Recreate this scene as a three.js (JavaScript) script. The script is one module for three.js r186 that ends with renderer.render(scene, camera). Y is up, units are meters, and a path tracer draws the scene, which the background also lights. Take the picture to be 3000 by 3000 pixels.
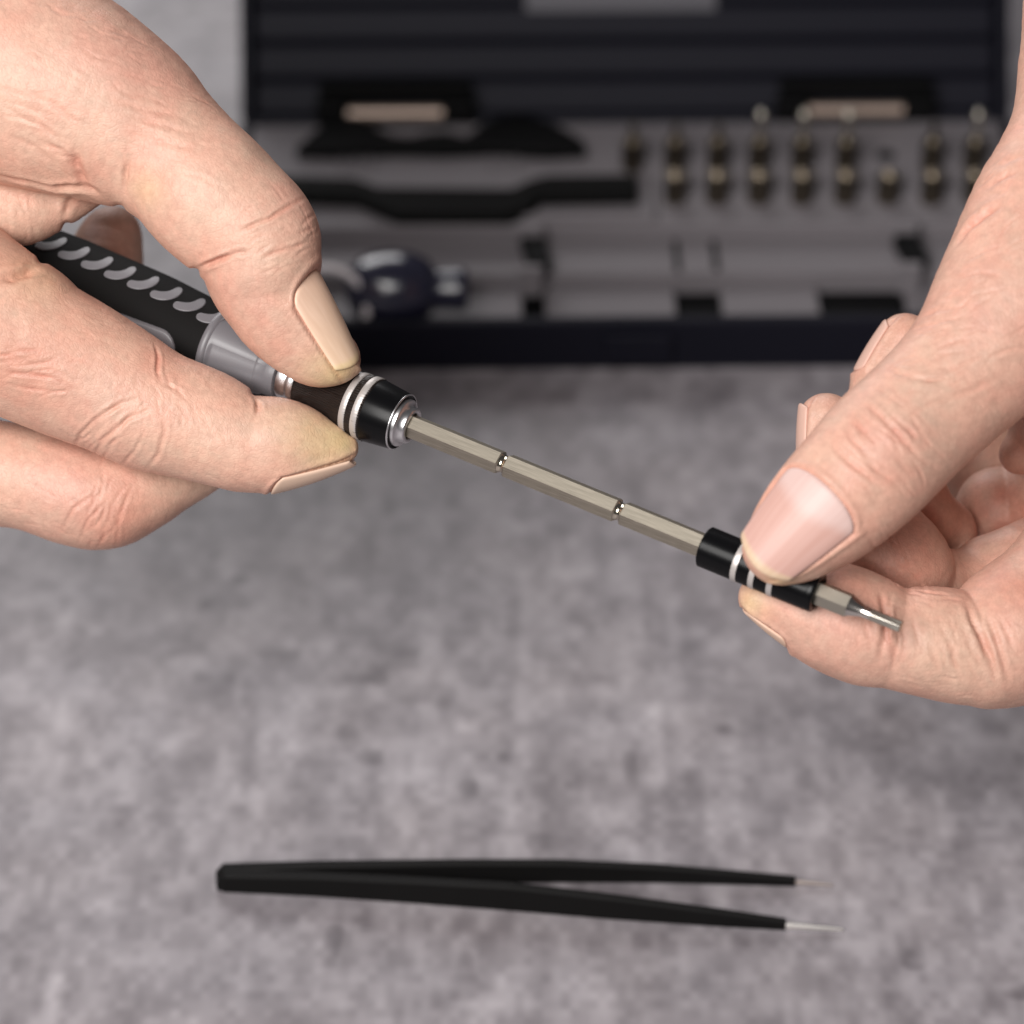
import * as THREE from 'three';
import { RectAreaLightUniformsLib } from 'three/addons/lights/RectAreaLightUniformsLib.js';
import { RoundedBoxGeometry } from 'three/addons/geometries/RoundedBoxGeometry.js';
import { TessellateModifier } from 'three/addons/modifiers/TessellateModifier.js';
import { mergeGeometries } from 'three/addons/utils/BufferGeometryUtils.js';

// ---------------------------------------------------------------- camera, light, exposure
const scene = new THREE.Scene();
const PITCH = 38 * Math.PI / 180, CAM_H = 0.439, F = 8800, D0 = 550; // F: focal length for a 3000 px picture; D0: mm to the hands
const camera = new THREE.PerspectiveCamera(2 * Math.atan(1500 / F) * 180 / Math.PI, 1, 0.02, 6);
camera.position.set(0, CAM_H, 0);
camera.rotation.set(-PITCH, 0, 0);
camera.focus = 0.545;
camera.userData.fStop = 10;
scene.add(camera);
scene.background = new THREE.Color().setRGB(0.06, 0.058, 0.06);
const renderer = new THREE.WebGLRenderer({ antialias: true });
renderer.toneMapping = THREE.LinearToneMapping;
renderer.toneMappingExposure = 1.14;
renderer.shadowMap.enabled = true;
RectAreaLightUniformsLib.init();
function softLamp(name, w, h, [x, y, z], [tx, ty, tz], color, power) {
  const l = new THREE.RectAreaLight(color, power, w, h);
  l.name = name; l.position.set(x, y, z); l.lookAt(tx, ty, tz); scene.add(l);
  return l;
}
softLamp('back_window', 1.2, 0.9, [-0.5, 1.0, -2.1], [0, 0.05, -0.5], new THREE.Color(1, 0.98, 0.985), 4.8);
softLamp('front_softbox', 0.5, 0.5, [-0.3, 0.7, 0.14], [0, 0.08, -0.5], new THREE.Color(1, 0.97, 0.945), 15.5);

// ---------------------------------------------------------------- helpers
const MM = 0.001;
function hash(x, y, z) { let h = Math.imul(x, 374761393) ^ Math.imul(y, 668265263) ^ Math.imul(z, 2147483647 ^ 0x5bd1e995); h = Math.imul(h ^ (h >>> 13), 1274126177); h ^= h >>> 16; return (h >>> 0) / 4294967296; }
const fade = (t) => t * t * (3 - 2 * t);
function vnoise(x, y, z) {
  const xi = Math.floor(x), yi = Math.floor(y), zi = Math.floor(z), u = fade(x - xi), v = fade(y - yi), w = fade(z - zi);
  const L = (a, b, t) => a + (b - a) * t;
  return L(L(L(hash(xi, yi, zi), hash(xi + 1, yi, zi), u), L(hash(xi, yi + 1, zi), hash(xi + 1, yi + 1, zi), u), v),
    L(L(hash(xi, yi, zi + 1), hash(xi + 1, yi, zi + 1), u), L(hash(xi, yi + 1, zi + 1), hash(xi + 1, yi + 1, zi + 1), u), v), w) * 2 - 1;
}
function pnoise(x, y, p, q, s) { // periodic 2-D value noise, -1..1
  const xi = Math.floor(x), yi = Math.floor(y), u = fade(x - xi), v = fade(y - yi), m = (a, n) => ((a % n) + n) % n;
  const a = m(xi, p), b = m(xi + 1, p), c = m(yi, q), d = m(yi + 1, q);
  const A = hash(a, c, s), B = hash(b, c, s), C = hash(a, d, s), E = hash(b, d, s);
  return ((A + (B - A) * u) * (1 - v) + (C + (E - C) * u) * v) * 2 - 1;
}
const clamp = (x, a, b) => Math.min(b, Math.max(a, x));
const smooth = (a, b, x) => fade(clamp((x - a) / (b - a), 0, 1));
function rng(seed) { let s = seed; return () => { s = (s + 0x6d2b79f5) | 0; let t = Math.imul(s ^ (s >>> 15), 1 | s); t = (t + Math.imul(t ^ (t >>> 7), 61 | t)) ^ t; return ((t ^ (t >>> 14)) >>> 0) / 4294967296; }; }
function texture(n, m, fn, srgb) { // fn(x, y) -> [r, g, b] 0..1
  const d = new Uint8Array(n * m * 4);
  for (let y = 0; y < m; y++) for (let x = 0; x < n; x++) { const c = fn(x, y), o = (y * n + x) * 4; for (let k = 0; k < 3; k++) d[o + k] = clamp(Math.round(c[k] * 255), 0, 255); d[o + 3] = 255; }
  const t = new THREE.DataTexture(d, n, m); t.wrapS = t.wrapT = THREE.RepeatWrapping; t.magFilter = THREE.LinearFilter; t.minFilter = THREE.LinearMipmapLinearFilter; t.generateMipmaps = true;
  if (srgb) t.colorSpace = THREE.SRGBColorSpace; t.needsUpdate = true;
  return t;
}
const std = (o) => new THREE.MeshStandardMaterial(o), phy = (o) => new THREE.MeshPhysicalMaterial(o);
const lin = (r, g, b) => new THREE.Color().setRGB(r, g, b);
function mesh(name, geometry, material, parent, x = 0, y = 0, z = 0) {
  const o = new THREE.Mesh(geometry, material); o.name = name; o.position.set(x, y, z); o.castShadow = o.receiveShadow = true; parent.add(o); return o;
}
function thing(name, label, category, x, y, z, group) {
  const o = new THREE.Group(); o.name = name; o.position.set(x, y, z); o.userData = { label, category }; if (group) o.userData.group = group; scene.add(o); return o;
}
const mm = (g) => g.scale(MM, MM, MM);
const rbox = (w, h, d, r = 0.4) => mm(new RoundedBoxGeometry(w, h, d, 2, Math.min(r, w / 2.1, h / 2.1, d / 2.1)));
// a point on the level h (mm above the table) that stands under a measured place of the picture, as [x, depth] in mm
function level(px, py, h) {
  const u = (px - 1500) / F, v = (py - 1500) / F, d = (CAM_H * 1000 - h) / (Math.sin(PITCH) + v * Math.cos(PITCH));
  return [u * d, d * (Math.cos(PITCH) - v * Math.sin(PITCH))];
}

// ---------------------------------------------------------------- the table
{
  const N = 2048;
  const mat = std({
    map: texture(N, N, (x, y) => {
      const u = x / N, v = y / N; // 0.6 m a side
      let a = 0;
      a += 0.22 * pnoise(u * 26, v * 18, 26, 18, 1) + 0.36 * pnoise(u * 70, v * 52, 70, 52, 2) + 0.62 * pnoise(u * 150, v * 112, 150, 112, 3) + 0.4 * pnoise(u * 330, v * 260, 330, 260, 4);
      const w = 0.6 * pnoise(u * 9, v * 7, 9, 7, 8);
      const streak = pnoise(u * 210 + w, v * 17, 210, 17, 5) * smooth(-0.2, 0.7, pnoise(u * 14, v * 9, 14, 9, 6));
      a += 0.85 * streak + 0.12 * pnoise(u * 6, v * 6, 6, 6, 9);
      const spot = smooth(0.55, 0.95, pnoise(u * 88, v * 70, 88, 70, 7)) * smooth(-0.1, 0.5, pnoise(u * 11, v * 11, 11, 11, 10));
      const g = 0.49 + 0.092 * a - 0.12 * spot, t = 0.002 * pnoise(u * 40, v * 40, 40, 40, 11);
      return [g + 0.01 + t, g - 0.012, g + 0.003 - t];
    }, true), roughness: 0.5,
  });
  mat.bumpMap = texture(512, 512, (x, y) => { const u = x / 512, v = y / 512; const a = 0.5 + 0.25 * pnoise(u * 90, v * 90, 90, 90, 21) + 0.2 * pnoise(u * 220, v * 220, 220, 220, 22); return [a, a, a]; });
  mat.bumpScale = 0.00012;
  const g = new THREE.BoxGeometry(1.6, 0.03, 1.6), p = g.attributes.position, uv = g.attributes.uv;
  for (let i = 0; i < p.count; i++) uv.setXY(i, p.getX(i) / 0.6 + 0.31, p.getZ(i) / 0.6 + 0.17);
  const t = mesh('table_top', g, mat, scene, 0, -0.015, -0.7);
  t.userData = { kind: 'structure', label: 'mottled grey stone-look table top' };
}

// ---------------------------------------------------------------- the tool case
const CX = 32.2, CZ = 671; // mm: middle of the case on the table
const navy = phy({ color: lin(0.0065, 0.0065, 0.0115), roughness: 0.55, specularIntensity: 0.22 }), black = phy({ color: lin(0.003, 0.003, 0.0033), roughness: 0.6, specularIntensity: 0.18 });
const trayGrey = std({ color: lin(0.15, 0.137, 0.147), roughness: 0.6 }), steel = std({ color: lin(0.56, 0.52, 0.45), roughness: 0.34, metalness: 1 });
const darkSteel = std({ color: lin(0.13, 0.11, 0.085), roughness: 0.38, metalness: 1 }), brass = std({ color: lin(0.4, 0.33, 0.25), roughness: 0.34, metalness: 1 }), darkBrass = std({ color: lin(0.2, 0.165, 0.125), roughness: 0.34, metalness: 1 });
const cloc = (px, py, h) => { const [x, d] = level(px, py, h); return [x - CX, CZ - d]; };
function pxPlate(points, h, thick, bevel = 0.5) { // an extruded outline lying on height h, in the case's axes
  const s = new THREE.Shape(points.map(([a, b]) => { const [x, z] = cloc(a, b, h); return new THREE.Vector2(x, -z); }));
  const g = new THREE.ExtrudeGeometry(s, { depth: thick - 2 * bevel, bevelThickness: bevel, bevelSize: bevel, bevelOffset: -bevel, bevelSegments: 2, curveSegments: 6 });
  g.rotateX(-Math.PI / 2); g.translate(0, h + bevel, 0);
  return mm(g);
}
const toolCase = thing('tool_case', 'open dark navy tool case with grey moulded tray', 'tool case', CX * MM, 0, -CZ * MM);
{
  const c = toolCase;
  // shell: floor and four walls
  mesh('shell', mergeGeometries([rbox(212.4, 2, 101, 0.8).translate(0, 1.0 * MM, 0),
    rbox(212.4, 13.6, 3.2, 0.9).translate(0, 7.8 * MM, 48.9 * MM), rbox(212.4, 10, 3, 0.9).translate(0, 6 * MM, -49 * MM),
    rbox(3, 13.6, 94.6, 0.8).translate(-104.7 * MM, 7.8 * MM, 0), rbox(3, 13.6, 94.6, 0.8).translate(104.7 * MM, 7.8 * MM, 0)]), navy, c);
  mesh('latch', rbox(17, 9, 2.4, 0.8), navy, c, -1 * MM, 7 * MM, 51.4 * MM);
  c.rotation.y = 0.014;
  // tray: three levels, the lower two with sockets cut as gaps between blocks
  const tray = mesh('tray', mergeGeometries([
    rbox(206, 12, 52, 0.7).translate(0, 8.05 * MM, -21.2 * MM),
    rbox(206, 7, 15, 0.6).translate(0, 5.55 * MM, 12.5 * MM)]), trayGrey, c);
  // front deck split by slots
  const deck = [[-103, -30], [-24, 9.5], [21.5, 46.5], [69, 103]];
  deck.forEach(([a, b]) => mesh('tray_deck', rbox(b - a, 3, 27, 0.5), trayGrey, tray, (a + b) / 2 * MM, 3.6 * MM, 33.6 * MM));
  for (const [a, b] of [[-30, -24], [9.5, 21.5], [46.5, 69]]) mesh('socket', rbox(b - a + 0.6, 0.8, 20, 0.2), black, tray, (a + b) / 2 * MM, 2.5 * MM, 30.5 * MM);
  mesh('tray_rib', rbox(11.4, 3, 3, 0.4), trayGrey, tray, 15.5 * MM, 3.7 * MM, 45.2 * MM);
  for (const x of [10.6, 20.6]) mesh('tray_groove', rbox(1.6, 0.8, 14, 0.2), black, tray, x * MM, 9.1 * MM, 12.6 * MM);
  // spring clips
  for (const x of [-27.6, 70]) {
    const k = mesh('clip', mergeGeometries([rbox(7.4, 6, 2.5, 0.6).translate(0, 4 * MM, -7 * MM), rbox(6, 9, 2.2, 0.6).translate(0, 0, 9 * MM)]), trayGrey, c, x * MM, 9.4 * MM, 15 * MM);
    mesh('clip_slot', pxPlateLocal([[-2.6, -5.4], [3.4, -5.4], [5.2, 6.2], [0.2, 7]]), black, k, 0, 0.2 * MM, 0);
  }
  // moulded fence round the long tool and small ribs in front of the winged tool
  for (const x of [-77.5, -73.6, -70.2, -38, -34.2, -30.6]) mesh('tray_rib', rbox(1.1, 1.6, 7, 0.4), trayGrey, tray, x * MM, 14.5 * MM, -25.2 * MM);
  mesh('tray_fence', rbox(1.5, 3, 20, 0.5), trayGrey, tray, 4.6 * MM, 15 * MM, -6 * MM);
  mesh('tray_fence', rbox(34, 2.4, 1.6, 0.5), trayGrey, tray, -12.6 * MM, 14.6 * MM, 2.4 * MM);
  // lid: leans back on the hinge
  const lid = new THREE.Group(); lid.name = 'lid'; lid.position.set(0, 12.6 * MM, -47.9 * MM); lid.rotation.x = -PITCH; c.add(lid);
  mesh('lid_shell', mergeGeometries([rbox(212.4, 101, 2, 0.8).translate(0, 51 * MM, -9 * MM), rbox(3, 96, 9.2, 0.9).translate(-104.7 * MM, 51 * MM, -3.6 * MM),
    rbox(3, 96, 9.2, 0.9).translate(104.7 * MM, 51 * MM, -3.6 * MM), rbox(212.4, 3, 9.2, 0.9).translate(0, 100 * MM, -3.6 * MM), rbox(212.4, 3, 7, 0.9).translate(0, 2 * MM, -4.4 * MM)]), navy, lid);
  for (let k = 0; k < 9; k++) mesh('lid_slat', rbox(205.6, 9.7, 4.6, 1.5), navy, lid, 0, (8.9 + k * 10.2) * MM, -6 * MM);
  mesh('lid_label', rbox(53, 30, 1, 0.3), std({ color: lin(0.05, 0.047, 0.058), roughness: 0.6 }), lid, -1 * MM, 47 * MM, -3.2 * MM);
  for (const x of [-63.6, 63]) {
    const h = mesh('hinge', mergeGeometries([rbox(9, 7, 5, 1.2).translate(-17.5 * MM, 0, 0), rbox(9, 7, 5, 1.2).translate(17.5 * MM, 0, 0), rbox(30, 3, 3, 0.8).translate(0, -3 * MM, 1 * MM), rbox(42, 5, 3, 0.8).translate(0, 5 * MM, -3 * MM)]), black, c, x * MM, 17.2 * MM, -48.6 * MM);
    const pin = new THREE.CylinderGeometry(1.75, 1.75, 26, 20); pin.rotateZ(Math.PI / 2);
    mesh('hinge_pin', mm(pin), std({ color: lin(0.42, 0.33, 0.28), roughness: 0.5, metalness: 0.85 }), h, 0, 0.3 * MM, 1.4 * MM);
  }
}
function pxPlateLocal(points) { const s = new THREE.Shape(points.map(([x, z]) => new THREE.Vector2(x, -z))); const g = new THREE.ExtrudeGeometry(s, { depth: 4, bevelEnabled: false }); g.rotateX(-Math.PI / 2); return mm(g); }
const inCase = (name, label, category, group) => thing(name, label, category, CX * MM, 0, -CZ * MM, group);
{ // winged opening tool
  const t = inCase('prying_tool', 'black winged plastic opening tool lying at the back of the tray', 'tool');
  mesh('blade', pxPlate([[868, 466], [905, 430], [955, 385], [1005, 366], [1062, 372], [1105, 405], [1150, 425], [1200, 430], [1260, 418], [1310, 415], [1365, 430], [1400, 402], [1445, 376], [1510, 360], [1570, 372], [1645, 402], [1708, 440], [1716, 466], [1600, 472], [1450, 462], [1300, 468], [1150, 464], [1000, 472]], 14.15, 3.6, 0.8), black, t);
}
{ // long stepped tool
  const t = inCase('spudger', 'long black stepped plastic bar lying across the middle of the tray', 'tool');
  mesh('bar', pxPlate([[800, 548], [1040, 556], [1110, 582], [1500, 586], [1550, 562], [1600, 548], [1866, 545], [1866, 603], [1585, 608], [1545, 645], [1490, 662], [1165, 662], [1110, 640], [1050, 612], [800, 600]], 14.15, 4, 0.8), phy({ color: lin(0.0035, 0.0035, 0.0035), roughness: 0.75, specularIntensity: 0.2 }), t);
}
// bits standing in the tray: two rows
{
  const hex = (r, h) => { const g = new THREE.CylinderGeometry(r, r, h, 6); g.translate(0, h / 2, 0); return mm(g); };
  const ord = ['first', 'second', 'third', 'fourth', 'fifth', 'sixth', 'seventh', 'eighth', 'ninth'];
  let n = 0;
  const bit = (px, py, kind, label) => {
    const [x, z] = cloc(px, py, 14);
    const t = thing(n ? 'screwdriver_bit_' + String(n).padStart(3, '0') : 'screwdriver_bit', label, 'bit', (x + CX) * MM, 14.06 * MM, (z - CZ) * MM, 'bits standing in the tray'); n++;
    t.rotation.y = n * 0.7;
    if (kind === 'short') {
      mesh('shank', hex(3.2, 7.8), darkSteel, t);
      mesh('head', mm(new THREE.SphereGeometry(1.9, 16, 8, 0, 6.3, 0, 1.5).scale(1, 0.7, 1)), brass, t, 0, 7.7 * MM, 0);
    } else {
      const tall = kind === 'tall';
      mesh('shank', hex(3.1, 8.4), darkSteel, t);
      mesh('shoulder', mm(new THREE.CylinderGeometry(1.2, 1.9, 1.5, 16)), darkBrass, t, 0, 9.2 * MM, 0);
      mesh('tip', mm(new THREE.CylinderGeometry(0.9, 1.15, tall ? 6 : 3.4, 12)), tall ? steel : darkSteel, t, 0, (10.1 + (tall ? 3 : 1.7)) * MM, 0);
      if (tall) mesh('tip_end', mm(new THREE.SphereGeometry(1.5, 14, 10)), steel, t, 0, 16.4 * MM, 0);
    }
  };
  const back = [[1853, 'low'], [1977, 'low'], [2100, 'low'], [2222, 'tall'], [2347, 'tall'], [2475, 'tall'], [2727, 'low'], [2851, 'tall']];
  back.forEach(([px, kind], i) => bit(px, 492, kind, i === 0 ? 'steel bit standing alone left of the paired bit columns' : `${ord[i]} steel bit from the left in the back row of the tray`));
  [1977, 2100, 2222, 2347, 2475, 2600, 2727, 2851].forEach((px, i) => bit(px, 586, 'short', `${ord[i]} short steel bit from the left in the front row of the tray`));
  const [hx, hz] = cloc(2600, 462, 14);
  mesh('bit_hole', mm(new THREE.CylinderGeometry(2.6, 2.6, 0.5, 20)), black, toolCase, hx * MM, 14.1 * MM, hz * MM);
}
{ // navy knob and clear ring in the front deck
  const [x, z] = cloc(1152, 885, 11);
  const t = thing('knob', 'glossy dark navy round knob lying in the front of the tray', 'knob', (x + CX) * MM, 5.15 * MM, (z - CZ) * MM);
  const pr = [[0, -11.5], [4, -10.9], [7.4, -8], [9, -3.5], [9.3, 0], [8.9, 4], [7.2, 8.2], [5.2, 10.2], [4.9, 12], [4.8, 17.6], [0, 18.6]].map(([a, b]) => new THREE.Vector2(a, b));
  const g = new THREE.LatheGeometry(new THREE.SplineCurve(pr).getPoints(80).map((v) => (v.x = Math.max(0, v.x), v)), 48); g.rotateZ(-Math.PI / 2); g.scale(1.05, 1.05, 1.1); g.translate(0, 9.8, 0);
  mesh('knob_body', mm(g), phy({ color: lin(0.016, 0.016, 0.034), roughness: 0.24, clearcoat: 0.6, clearcoatRoughness: 0.15 }), t);
  const [rx, rd] = level(958, 842, 16);
  const rg = new THREE.TorusGeometry(10.4, 1.0, 14, 60); rg.rotateX(-0.58); rg.translate(0, 9.6, 0);
  const ring = mesh('plastic_ring', mm(rg), phy({ color: lin(0.72, 0.67, 0.69), roughness: 0.3, transmission: 0.1 }), scene, rx * MM, 5.2 * MM, -(rd - 8) * MM);
  ring.userData = { label: 'cloudy clear plastic ring beside the navy knob in the tray', category: 'ring' };
}

// ---------------------------------------------------------------- tweezers
{
  const t = thing('tweezers', 'black tweezers with bare silver tips lying on the grey table', 'tweezers', 0, 0, -0.437);
  const mat = phy({ color: lin(0.0045, 0.0042, 0.0042), roughness: 0.65, specularIntensity: 0.25 });
  const strip = (pts, mname, m) => { // pts: [x, z, height, half thickness, bottom]
    const pos = [], idx = [], n = pts.length;
    pts.forEach(([x, z, h, w, b = 0.15]) => { const e = Math.min(0.35, w * 0.6, h * 0.3); pos.push(x, b, z - w + e, x, b + e, z - w, x, b + h - e, z - w, x, b + h, z - w + e, x, b + h, z + w - e, x, b + h - e, z + w, x, b + e, z + w, x, b, z + w - e); });
    for (let i = 0; i + 1 < n; i++) for (let k = 0; k < 8; k++) { const a = i * 8 + k, b = i * 8 + (k + 1) % 8, c = a + 8, d = b + 8; idx.push(a, c, b, b, c, d); }
    for (const [o, f] of [[0, 0], [(n - 1) * 8, 1]]) for (let k = 1; k < 7; k++) f ? idx.push(o, o + k + 1, o + k) : idx.push(o, o + k, o + k + 1);
    const g = new THREE.BufferGeometry(); g.setAttribute('position', new THREE.Float32BufferAttribute(pos, 3)); g.setIndex(idx); const q = mm(g.toNonIndexed()); q.computeVertexNormals(); return mesh(mname, q, m, t);
  };
  strip([[-60.5, -1.4, 3, 0.7], [-59, -1.4, 4.6, 1.2], [-40, -1.5, 5.4, 1.1], [-10, -1.9, 5.6, 1.0], [10, -2, 5.4, 1.0], [30, -1.8, 4.4, 0.9], [48, -1.1, 3, 0.8], [57.9, -0.6, 2.3, 0.7]], 'arm', mat);
  strip([[57.3, -0.6, 1.3, 0.4, 0.4], [65.5, 0, 0.5, 0.18, 0.5]], 'tip', std({ color: lin(0.42, 0.36, 0.33), roughness: 0.4, metalness: 0.9 }));
  strip([[-60.3, 0.4, 3, 0.7], [-58.5, 0.6, 4.8, 1.2], [-40, 1.9, 5.6, 1.1], [-20, 3.8, 6.2, 1.1], [0, 6.0, 6.8, 1.05], [20, 8.4, 6, 1.0], [40, 10.4, 4.3, 0.9], [55, 11.7, 2.6, 0.75]], 'arm', mat);
  strip([[54.6, 11.8, 1.7, 0.55, 0.4], [66.5, 12.6, 0.6, 0.2, 0.5]], 'tip', std({ color: lin(0.85, 0.82, 0.78), roughness: 0.3, metalness: 0.9 }));
}

// ---------------------------------------------------------------- the frame in which hands and screwdriver are modelled
// origin on the optical axis D0 mm before the lens; x right, y up across the view, z towards the viewer; all in mm
const FRAME_Q = new THREE.Quaternion().setFromEuler(new THREE.Euler(-PITCH, 0, 0));
const FRAME_O = new THREE.Vector3(0, 0, -D0 * MM).applyQuaternion(FRAME_Q).add(camera.position);
const V = (x, y, z) => new THREE.Vector3(x, y, z);
const at = (px, py, z) => { const s = (D0 - z) / F; return [(px - 1500) * s, (1500 - py) * s, z]; };

// screwdriver axis
const A0 = V(...at(1178, 1237, 0)), TILT = 20 * Math.PI / 180, ANG = 22.6 * Math.PI / 180;
const AX = V(Math.cos(ANG) * Math.cos(TILT), -Math.sin(ANG) * Math.cos(TILT), Math.sin(TILT));
function tOf(px) { // mm along the axis at which it crosses picture column px
  let lo = -140, hi = 140;
  for (let k = 0; k < 50; k++) { const t = (lo + hi) / 2, z = A0.z + AX.z * t, x = A0.x + AX.x * t; if (1500 + x * F / (D0 - z) < px) lo = t; else hi = t; }
  return lo;
}
const T_GR1 = tOf(1477), T_GR2 = tOf(1818), T_S0 = tOf(2064), T_S1 = tOf(2398), T_BIT = tOf(2640);
// outer radius of the screwdriver along its axis, for the fingers that press on it
function driverR(t) {
  const k = [[-110, 8.6], [-75, 9.4], [-50, 8.6], [-42, 7.7], [-34, 6.2], [-26, 4.9], [-20.5, 4.7], [-14, 5.15], [-9, 5.95], [-6, 6.0], [0, 5.35], [1, 2], [T_S0 - 0.4, 2], [T_S0, 3.75], [T_S1, 3.6], [T_S1 + 0.4, 1.9], [T_S1 + 7, 1.9], [T_BIT, 1]];
  if (t <= k[0][0] || t >= k[k.length - 1][0]) return -50;
  let i = 0; while (k[i + 1][0] < t) i++;
  return k[i][1] + (k[i + 1][1] - k[i][1]) * (t - k[i][0]) / (k[i + 1][0] - k[i][0]);
}
function driverSDF(x, y, z) {
  const dx = x - A0.x, dy = y - A0.y, dz = z - A0.z, t = dx * AX.x + dy * AX.y + dz * AX.z;
  return Math.sqrt(Math.max(0, dx * dx + dy * dy + dz * dz - t * t)) - driverR(t);
}

// ---------------------------------------------------------------- hands: a smooth field of tapered chains, meshed with surface nets
function chain(nodes, { k = 1, zs = 1, sub = 5 } = {}) { // nodes [px, py, z, radius px]
  const P = nodes.map(([px, py, z, r]) => [...at(px, py, z), r * (D0 - z) / F]), pts = [];
  const cr = (a, b, c, d, t) => 0.5 * (2 * b + (c - a) * t + (2 * a - 5 * b + 4 * c - d) * t * t + (3 * b - a - 3 * c + d) * t * t * t);
  for (let i = 0; i + 1 < P.length; i++) {
    const a = P[Math.max(0, i - 1)], b = P[i], c = P[i + 1], d = P[Math.min(P.length - 1, i + 2)];
    for (let s = 0; s < sub; s++) pts.push([0, 1, 2, 3].map((q) => cr(a[q], b[q], c[q], d[q], s / sub)));
  }
  pts.push(P[P.length - 1]);
  const segs = [];
  for (let i = 0; i + 1 < pts.length; i++) { const a = pts[i], b = pts[i + 1], d = [b[0] - a[0], b[1] - a[1], (b[2] - a[2]) * zs]; segs.push([a[0], a[1], a[2], a[3], d[0], d[1], d[2], b[3] - a[3], 1 / (d[0] ** 2 + d[1] ** 2 + d[2] ** 2 + 1e-9)]); }
  return { segs, k, zs };
}
function segD(s, x, y, z, zs) {
  const px = x - s[0], py = y - s[1], pz = (z - s[2]) * zs;
  let h = (px * s[4] + py * s[5] + pz * s[6]) * s[8]; h = h < 0 ? 0 : h > 1 ? 1 : h;
  const qx = px - s[4] * h, qy = py - s[5] * h, qz = pz - s[6] * h;
  return Math.sqrt(qx * qx + qy * qy + qz * qz) - (s[3] + s[7] * h);
}
const smin = (a, b, k) => { const h = Math.max(k - Math.abs(a - b), 0) / k; return Math.min(a, b) - h * h * k * 0.25; };
const smax = (a, b, k) => -smin(-a, -b, k);
function field(chains, lists) { const cuts = chains.cuts || []; // lists: per chain the segments worth testing
  return (x, y, z) => {
    let d = 1e9;
    for (let c = 0; c < chains.length; c++) {
      const ch = chains[c], L = lists ? lists[c] : ch.segs; let e = 1e9;
      for (let i = 0; i < L.length; i++) { const v = segD(L[i], x, y, z, ch.zs); if (v < e) e = v; }
      d = c === 0 ? e : e > d + ch.k ? d : smin(d, e, ch.k);
    }
    for (const q of cuts) { if (Math.abs(x - q[0]) > 6 || Math.abs(y - q[1]) > 6) continue; const v = segD(q, x, y, z, 1); if (v < 2.5) d = smax(d, -v, 1.0); }
    const g = driverSDF(x, y, z);
    return g < 3 ? smax(d, -g, 0.6) : d;
  };
}
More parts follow.
